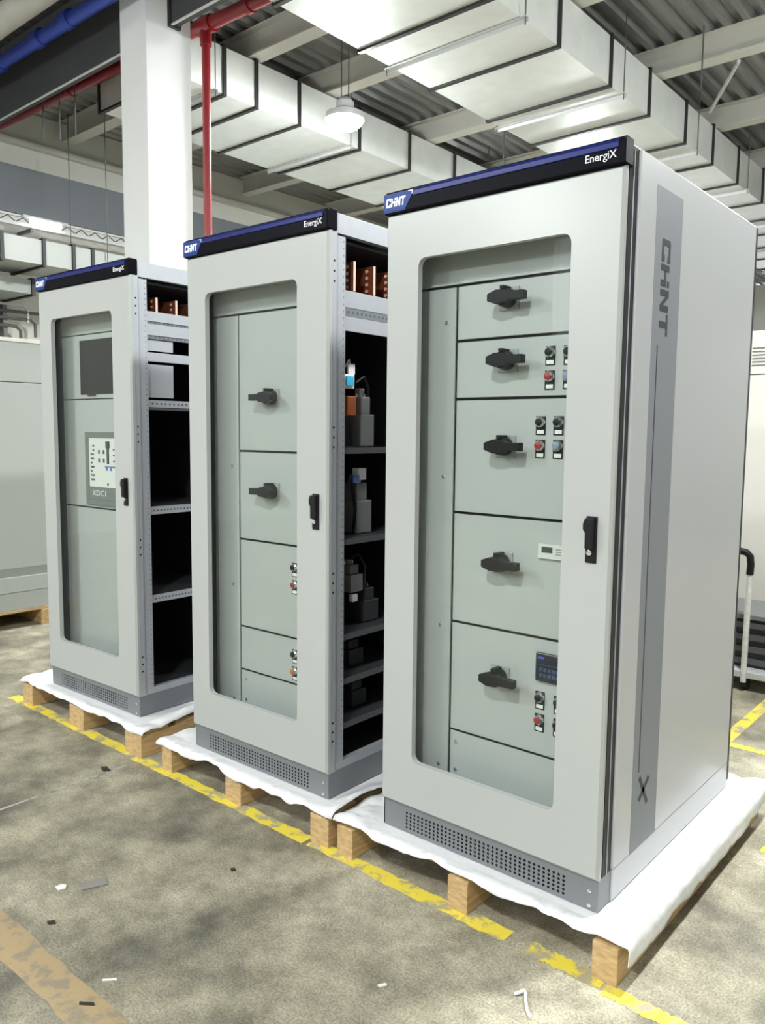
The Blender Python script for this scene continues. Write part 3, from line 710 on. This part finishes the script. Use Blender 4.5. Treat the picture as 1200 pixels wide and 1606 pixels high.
# panel fittings, as functions of the panel they sit on
YF = 0.100
def H(x, z, side): return lambda o: rotary_handle(o, x, z, YF, side)
def PB(x, z, cap): return lambda o: push_button(o, x, z, YF, cap)
def screws(*pts):
    def f(o):
        for x, z in pts: MB().lathe([(0.007, 0), (0.007, 0.002), (0.004, 0.003)], (x, YF, z), '-y', 10).build('screw', M['chrome'], o)
    return f
def small_meter(o):
    boxpart('meter_case', (0.555, 0.665, YF - 0.010, YF, 1.020, 1.066), M['meter'], o, bevel=0.002)
    boxpart('meter_display', (0.569, 0.606, YF - 0.011, YF - 0.010, 1.040, 1.058), M['lcd'], o)
    mb = MB(); mb.box(0.618, 0.656, YF - 0.0106, YF - 0.010, 1.052, 1.054); mb.box(0.618, 0.65, YF - 0.0106, YF - 0.010, 1.044, 1.046); mb.box(0.618, 0.656, YF - 0.0106, YF - 0.010, 1.036, 1.038)
    mb.build('meter_marks', M['ink'], o)
def control_display(o):
    boxpart('display_case', (0.560, 0.655, YF - 0.012, YF, 0.630, 0.722), M['screen'], o, bevel=0.003)
    boxpart('display_lettering', (0.569, 0.590, YF - 0.0128, YF - 0.012, 0.704, 0.709), M['screen_ink'], o)
    mb = MB()
    for i in range(5):
        for j in range(2): mb.box(0.574 + i * 0.015, 0.585 + i * 0.015, YF - 0.0128, YF - 0.012, 0.646 + j * 0.018, 0.657 + j * 0.018)
    mb.box(0.574, 0.640, YF - 0.0126, YF - 0.012, 0.684, 0.686)
    mb.build('display_keys', M['screen_key'], o)
def black_window(o):
    boxpart('window_frame', (0.228, 0.640, YF - 0.004, YF, 1.586, 1.866), M['black'], o, bevel=0.002)
    boxpart('window_latch', (0.30, 0.37, YF - 0.008, YF - 0.004, 1.578, 1.590), M['gasket'], o)
def breaker(o):
    mb = MB(); mb.box(0.266, 0.640, YF - 0.010, YF, 1.010, 1.040); mb.box(0.266, 0.640, YF - 0.010, YF, 1.362, 1.392); mb.box(0.266, 0.298, YF - 0.010, YF, 1.040, 1.362); mb.box(0.608, 0.640, YF - 0.010, YF, 1.040, 1.362); mb.box(0.298, 0.608, YF - 0.010, YF, 1.040, 1.108)
    mb.build('breaker_frame', M['breaker'], o, bevel=0.002)
    boxpart('breaker_face', (0.298, 0.608, YF - 0.006, YF, 1.108, 1.362), M['bface'], o)
    mb = MB(); k = YF - 0.0068; rnd = random.Random(3)
    for i in range(9):
        for j in range(2):
            if rnd.random() < .8: mb.box(0.315 + j * 0.018, 0.326 + j * 0.018 + rnd.random() * 0.006, k, YF - 0.006, 1.140 + i * 0.022, 1.150 + i * 0.022)
    for z in (1.235, 1.280): mb.box(0.385, 0.400, k, YF - 0.006, z, z + 0.020); mb.box(0.428, 0.444, k, YF - 0.006, z, z + 0.020)
    mb.box(0.468, 0.484, k - 0.003, YF - 0.006, 1.23, 1.345); mb.box(0.462, 0.490, k - 0.005, YF - 0.006, 1.31, 1.345); mb.box(0.462, 0.476, k, YF - 0.006, 1.118, 1.130)
    for i in range(4): mb.box(0.52, 0.58, k, YF - 0.006, 1.30 - i * 0.03, 1.308 - i * 0.03)
    mb.build('breaker_print', M['ink'], o)
    mb = MB(); mb.box(0.445, 0.520, k, YF - 0.006, 1.212, 1.218); mb.box(0.452, 0.47, k, YF - 0.006, 1.195, 1.212); mb.box(0.49, 0.51, k, YF - 0.006, 1.195, 1.212); mb.build('breaker_blue_print', M['blue_ink'], o)
    text_mesh('XDC1', 0.040, 'breaker_lettering', M['label'], o, lambda a, b, d: (0.33 + a, YF - 0.0106 - d, 1.062 + b), width=0.125)

S1 = 0.219
c3 = cabinet(0, 0, 0, 0.836, 'closed grey white cabinet nearest the camera with five rotary handles and a lettered side panel', 'closed', [
    (0.060, 0.790, 1.8925, 2.095, []),
    (0.060, S1, 0.115, 1.8835, [screws((0.184, 1.77), (0.181, 1.257), (0.179, 0.743), (0.181, 0.245))]),
    (S1 + 0.009, 0.790, 1.712, 1.8835, [H(0.425, 1.826, 1)]),
    (S1 + 0.009, 0.790, 1.522, 1.703, [H(0.425, 1.634, 1), PB(0.574, 1.653, M['black']), PB(0.636, 1.652, M['black']), PB(0.574, 1.580, M['red']), PB(0.636, 1.580, M['bluegrey'])]),
    (S1 + 0.009, 0.790, 1.1445, 1.513, [H(0.425, 1.365, 1), PB(0.548, 1.442, M['black']), PB(0.609, 1.442, M['black']), PB(0.548, 1.370, M['red']), PB(0.609, 1.370, M['bluegrey'])]),
    (S1 + 0.009, 0.790, 0.770, 1.1355, [H(0.425, 0.990, 1), small_meter]),
    (S1 + 0.009, 0.790, 0.389, 0.761, [H(0.425, 0.612, 1), control_display, PB(0.574, 0.576, M['black']), PB(0.640, 0.574, M['black']), PB(0.574, 0.503, M['red']), PB(0.640, 0.501, M['black'])]),
    (S1 + 0.009, 0.790, 0.115, 0.380, [screws((0.253, 0.345), (0.253, 0.244))])], (0.137, 0.684, 0.268, 1.971))
S2 = 0.209
c2 = cabinet(-1.0977, -0.0156, 0.0139, 0.828, 'open-sided middle cabinet with two rotary handles behind its glass door', 'open', [
    (0.050, 0.780, 1.8935, 2.095, []),
    (0.050, S2, 0.115, 1.8845, [screws((0.17, 1.257), (0.17, 0.743), (0.17, 0.232))]),
    (S2 + 0.009, 0.780, 1.326, 1.8845, [H(0.428, 1.541, -1)]),
    (S2 + 0.009, 0.780, 0.950, 1.317, [H(0.428, 1.160, -1)]),
    (S2 + 0.009, 0.780, 0.570, 0.941, [PB(0.553, 0.860, M['black']), PB(0.553, 0.789, M['red'])]),
    (S2 + 0.009, 0.780, 0.379, 0.561, [PB(0.553, 0.502, M['black']), PB(0.553, 0.431, M['amber'])]),
    (S2 + 0.009, 0.780, 0.115, 0.370, [screws((0.25, 0.335), (0.25, 0.244))])], (0.122, 0.667, 0.268, 1.971))
c1 = cabinet(-2.4134, -0.0122, 0.0294, 0.8326, 'open-sided left cabinet, farthest of the three, with a breaker and black window behind its door', 'open', [
    (0.050, 0.780, 1.8990, 2.095, []), (0.050, 0.780, 1.5655, 1.8930, [black_window]), (0.050, 0.780, 0.9990, 1.5595, [breaker]), (0.050, 0.780, 0.115, 0.990, [])], (0.122, 0.682, 0.268, 1.974))

def busbars(root, W):
    for y in (0.165, 0.280, 0.395, 0.510):
        mb = MB(); mb.box(0.02, W - 0.022, y - 0.006, y + 0.006, 1.932, 2.042, 0)
        mb.quad([(W - 0.0215, y - 0.006, 1.932), (W - 0.0215, y + 0.006, 1.932), (W - 0.0215, y + 0.006, 2.042), (W - 0.0215, y - 0.006, 2.042)], 1)
        b = mb.build('busbar', [M['copper'], M['copper_end']], root)
        for i in range(4):
            MB().lathe([(0.0065, 0), (0.0065, 0.003)], (W - 0.055, y - 0.006, 1.950 + i * 0.025), '-y', 10).build('bolt', M['copper_end'], b)
    boxpart('support_plate', (0.02, W - 0.03, 0.585, 0.60, 1.94, 2.085), M['galv'], root)
    boxpart('insulator_bar', (0.30, 0.34, 0.13, 0.58, 1.925, 2.07), M['midgrey'], root)
def side_rail(root, W, z0, z1, y1=1.05, perf=False, m='galv', x=0.018):
    o = boxpart('side_rail', (W - x - 0.006, W - x, 0.102, y1, z0, z1), M[m], root)
    if perf:
        mb = MB(); y = 0.125
        while y < min(y1, 0.9) - 0.02: mb.box(W - x - 0.001, W - x + 0.0004, y, y + 0.009, (z0 + z1) / 2 - 0.0045, (z0 + z1) / 2 + 0.0045); y += 0.025
        tag(mb.build('perforations', M['shelf_dark'], o), kind='stuff')
    return o
def shelf(root, W, z, m, fm, fl=0.03, perf=False):
    s = boxpart('shelf', (0.012, W - 0.024, 0.118, 0.615, z - 0.003, z), M[m], root)
    f = boxpart('shelf_flange', (W - 0.024, W - 0.020, 0.102, 1.05, z - fl, z + 0.001), M[fm], s)
    if perf:
        mb = MB(); y = 0.125
        while y < 0.85: mb.box(W - 0.0205, W - 0.0196, y, y + 0.009, z - fl / 2 - 0.004, z - fl / 2 + 0.004); y += 0.020
        tag(mb.build('perforations', M['shelf_dark'], s), kind='stuff')
W2 = 0.828; W1 = 0.8326
busbars(c2, W2); busbars(c1, W1)
for z0, z1, pf, m in ((1.868, 1.929, False, 'galv'), (1.836, 1.866, True, 'plinth'), (1.782, 1.835, False, 'galv')): side_rail(c2, W2, z0, z1, perf=pf, m=m)
for z in (1.345, 0.995, 0.622, 0.446, 0.268): shelf(c2, W2, z, 'interior_shade', 'shelf_dark', 0.022)
for z0, z1, y1, x in ((1.926, 1.972, 1.05, 0.018), (1.860, 1.913, 1.05, 0.018), (1.787, 1.841, 0.262, 0.030), (1.735, 1.778, 1.05, 0.018), (1.563, 1.722, 0.262, 0.030)): side_rail(c1, W1, z0, z1, y1, m='galv', x=x)
side_rail(c1, W1, 1.914, 1.925, perf=True, m='plinth', x=0.022); side_rail(c1, W1, 1.843, 1.858, perf=True, m='plinth', x=0.022)
side_rail(c1, W1, 1.516, 1.550, perf=True)
for z in (1.030, 0.590): shelf(c1, W1, z, 'interior_shade', 'galv', 0.038, perf=True)
shelf(c1, W1, 1.512, 'interior_shade', 'shelf_dark', 0.01)

def contactor(root, x, y, z, w, d, h, m, cap, n=3):
    """stepped switch body with terminals on its top edge"""
    y += 0.065
    mb = MB(); mb.box(x - w, x, y, y + d, z, z + h * 0.55); mb.box(x - w * 0.85, x - w * 0.1, y + d * 0.1, y + d * 0.8, z + h * 0.55, z + h * 0.85); mb.box(x - w * 0.6, x - w * 0.3, y + d * 0.2, y + d * 0.6, z + h * 0.85, z + h)
    o = mb.build('contactor', M[m], root, bevel=0.003)
    for i in range(n):
        MB().lathe([(0.007, 0), (0.007, 0.012), (0.004, 0.014)], (x - w * 0.5, y + d * (0.2 + 0.3 * i), z + h * 0.85), 'z', 8).build('terminal', M[cap], o)
    return o
def cable(root, pts, m='black', r=0.006):
    MB().tube([(a, b + 0.065, c) for a, b, c in pts], r, 7).build('cable', M[m], root, smooth=True)
X = W2 - 0.06
DY = 0.065                                  # how far behind the post these fittings sit
def deep(name, b, m, parent, bevel=0.0): return boxpart(name, (b[0], b[1], b[2] + DY, b[3] + DY, b[4], b[5]), m, parent, bevel)
def dbox(mb, x0, x1, y0, y1, z0, z1): mb.box(x0, x1, y0 + DY, y1 + DY, z0, z1)
# upper compartment of the middle cabinet
contactor(c2, X - 0.02, 0.215, 1.350, 0.09, 0.075, 0.23, 'midgrey', 'chrome')
contactor(c2, X - 0.06, 0.125, 1.350, 0.08, 0.075, 0.16, 'interior_shade', 'black')
deep('orange_block', (X - 0.10, X - 0.02, 0.13, 0.18, 1.470, 1.545), M['orange'], c2, bevel=0.003)
deep('cyan_label', (X - 0.03, X - 0.024, 0.130, 0.170, 1.585, 1.622), M['cyan'], c2)
mb = MB(); dbox(mb, X - 0.045, X - 0.031, 0.112, 0.182, 1.575, 1.63); dbox(mb, X - 0.045, X - 0.035, 0.150, 0.190, 1.63, 1.672); mb.build('terminal_cover', M['label'], c2, bevel=0.003)
cable(c2, [(X - 0.04, 0.20, 1.60), (X - 0.03, 0.235, 1.625), (X - 0.03, 0.265, 1.58), (X - 0.05, 0.275, 1.50), (X - 0.06, 0.27, 1.36)])
cable(c2, [(X - 0.05, 0.15, 1.66), (X - 0.05, 0.17, 1.69), (X - 0.06, 0.19, 1.66)], 'label', 0.003)
# second compartment
contactor(c2, X - 0.03, 0.20, 0.998, 0.10, 0.09, 0.24, 'midgrey', 'chrome')
deep('terminal_cover', (X - 0.06, X - 0.02, 0.200, 0.245, 1.215, 1.262), M['label'], c2, bevel=0.003)
deep('blue_label', (X - 0.045, X - 0.018, 0.165, 0.20, 1.205, 1.232), M['blue_ink'], c2)
cable(c2, [(X - 0.04, 0.13, 1.20), (X - 0.03, 0.165, 1.225), (X - 0.03, 0.19, 1.10), (X - 0.05, 0.20, 1.0)])
# third compartment
contactor(c2, X - 0.03, 0.165, 0.760, 0.10, 0.075, 0.13, 'midgrey', 'label')
contactor(c2, X - 0.03, 0.25, 0.626, 0.10, 0.09, 0.16, 'interior_shade', 'chrome')
deep('terminal_cover', (X - 0.045, X - 0.028, 0.175, 0.205, 0.722, 0.752), M['label'], c2)
cable(c2, [(X - 0.05, 0.19, 0.90), (X - 0.04, 0.225, 0.91), (X - 0.03, 0.25, 0.86), (X - 0.04, 0.255, 0.70)])
# lower compartments
contactor(c2, X - 0.05, 0.18, 0.450, 0.10, 0.09, 0.12, 'interior_shade', 'chrome')
contactor(c2, X - 0.05, 0.20, 0.272, 0.10, 0.09, 0.12, 'interior_shade', 'black')

# ------------------------------------------------------------------ pale cabinet at far left
g = thing('enclosure', 'pale green grey enclosure on a pallet at the left edge', 'cabinet', (-4.32, 1.12, 0.142))
boxpart('body', (-0.9, 0.0, -2.4, 0.0, 0.328, 1.752), M['greybox'], g, bevel=0.004)
boxpart('upper_body', (-0.9, 0.0, -2.4, 0.0, 1.757, 2.056), M['greybox'], g, bevel=0.004)
boxpart('top_plate', (-0.92, 0.012, -2.42, 0.012, 2.056, 2.085), M['cream'], g, bevel=0.003)
boxpart('base_band', (-0.9, -0.004, -2.4, 0.0, 0.262, 0.328), M['greybox_dark'], g)
boxpart('skirt', (-0.9, 0.006, -2.4, 0.0, 0.142, 0.262), M['greybox'], g, bevel=0.004)
boxpart('plinth', (-0.9, -0.006, -2.4, -0.01, 0.0, 0.142), M['greybox'], g, bevel=0.004)
r = pallet(0, 2.38, 0, 0.95, 'wooden pallet under the pale enclosure at the left edge', [(0, 0.09), (1.10, 1.19), (2.20, 2.29)], h=0.142)
r.location = (-4.29, -1.32, 0); r.rotation_euler = (0, 0, math.pi / 2)

# ------------------------------------------------------------------ right background
w = thing('white_enclosure', 'cream white enclosure with small louvres behind the trolley at the right', 'cabinet', (0, 4.0, 0))
boxpart('lower_body', (-0.7, 1.5, 0, 0.9, 0.10, 1.84 + B), M['cream'], w, bevel=0.004)
boxpart('upper_body', (-0.7, 1.5, 0, 0.9, 1.846 + B, 2.15 + B), M['cream'], w, bevel=0.004)
boxpart('base', (-0.66, 1.46, 0.03, 0.87, 0, 0.10), M['void'], w)
for i in range(6): boxpart('louvre', (0.03, 0.26, -0.006, 0.0, 1.905 + B + i * 0.024, 1.912 + B + i * 0.024), M['midgrey'], w)
c = thing('trolley', 'chipped white trolley with a black hoop handle right of the right cabinet', 'trolley', (0.39, 2.92, 0))
MB().tube([(0, 0, 0.06), (0.005, 0, 0.72)], 0.017, 10).build('upright', M['cartpaint'], c, smooth=True)
MB().tube([(-0.33, 0, 0.06), (-0.33, 0, 0.80)], 0.017, 10).build('upright', M['cartpaint'], c, smooth=True)
MB().tube([(0.005, 0, 0.72), (0.008, 0, 0.78), (0.002, 0, 0.83), (-0.02, 0, 0.852), (-0.06, 0, 0.858), (-0.27, 0, 0.858), (-0.31, 0, 0.845), (-0.33, 0, 0.80)], 0.021, 10).build('handle', M['black'], c, smooth=True)
boxpart('platform', (-0.40, 0.75, 0.0, 0.62, 0.085, 0.125), M['tray'], c, bevel=0.004)
for dx, dy in ((-0.3, 0.08), (0.0, 0.06), (0.6, 0.08), (0.6, 0.5), (-0.3, 0.5)):
    MB().lathe([(0.042, -0.014), (0.042, 0.014)], (dx, dy, 0.0425), 'x', 14).build('castor', M['gasket'], c)
k = thing('crate', 'dark slatted crate carried on the trolley', 'crate', (0.75, 3.26, 0.1255))
boxpart('body', (-0.60, 0.30, -0.22, 0.26, 0.0, 0.30), M['crate'], k, bevel=0.004)
for i in range(4): boxpart('slat', (-0.61, 0.31, -0.235, -0.2205, 0.02 + i * 0.075, 0.055 + i * 0.075), M['shelf_dark'], k)
boxpart('rim', (-0.62, 0.32, -0.245, 0.27, 0.3005, 0.33), M['midgrey'], k, bevel=0.004)
for dx in (-0.25, 0.02): boxpart('post', (dx, dx + 0.035, -0.25, -0.236, 0.0, 0.30), M['midgrey'], k)

# ------------------------------------------------------------------ litter on the floor
def flat(name, pts, m, label, cat, h=0.004):
    cx = sum(p[0] for p in pts) / len(pts); cy = sum(p[1] for p in pts) / len(pts)
    mb = MB(); mb.prism([(a - cx, b - cy) for a, b in pts], lambda a, b, d: (a, b, d + 0.02 * max(0, a)), 0.0004, h)
    o = mb.build(name, M[m]); o.location = (cx, cy, 0); return tag(o, label, cat)
flat('card_scrap', [(-0.665, -0.800), (-0.625, -0.812), (-0.590, -0.735), (-0.640, -0.722)], 'card', 'grey card scrap on the floor at lower left', 'scrap')
flat('paper_scrap', [(-0.71, -0.862), (-0.685, -0.866), (-0.675, -0.845), (-0.69, -0.832), (-0.708, -0.84)], 'paper', 'white paper scrap on the floor left of the card scrap', 'scrap')
flat('bark_chip', [(-1.47, -0.255), (-1.43, -0.265), (-1.41, -0.245), (-1.45, -0.235)], 'bark', 'dark chip on the floor before the left pallet', 'chip', 0.01)
flat('twig', [(-0.135, -1.090), (-0.128, -1.095), (-0.095, -1.070), (-0.102, -1.066)], 'bark', 'dark sliver lying on the tan line', 'chip', 0.006)
flat('paper_sliver', [(-0.172, -1.000), (-0.168, -1.004), (-0.140, -0.975), (-0.144, -0.972)], 'paper', 'thin white sliver above the tan line', 'scrap')
flat('wood_chip', [(-0.356, -0.400), (-0.342, -0.405), (-0.335, -0.392), (-0.348, -0.388)], 'bark', 'small dark chip in the middle of the floor', 'chip', 0.006)
flat('wood_chip', [(-0.545, -0.975), (-0.53, -0.978), (-0.515, -0.962), (-0.53, -0.956)], 'bark', 'small dark chip beside the tan line', 'chip', 0.006)
flat('paper_scrap', [(0.425, -0.505), (0.434, -0.507), (0.446, -0.488), (0.438, -0.484)], 'paper', 'tiny white scrap below the yellow line', 'scrap')
mb = MB(); mb.tube([(0.815, -0.335, 0.006), (0.795, -0.318, 0.006), (0.772, -0.288, 0.007), (0.760, -0.266, 0.010), (0.752, -0.262, 0.012), (0.742, -0.276, 0.007), (0.735, -0.285, 0.005)], 0.0045, 7)
tag(mb.build('plastic_strap', M['paper'], smooth=True), 'white plastic strap hooked at one end on the floor, bottom of the picture', 'strap')
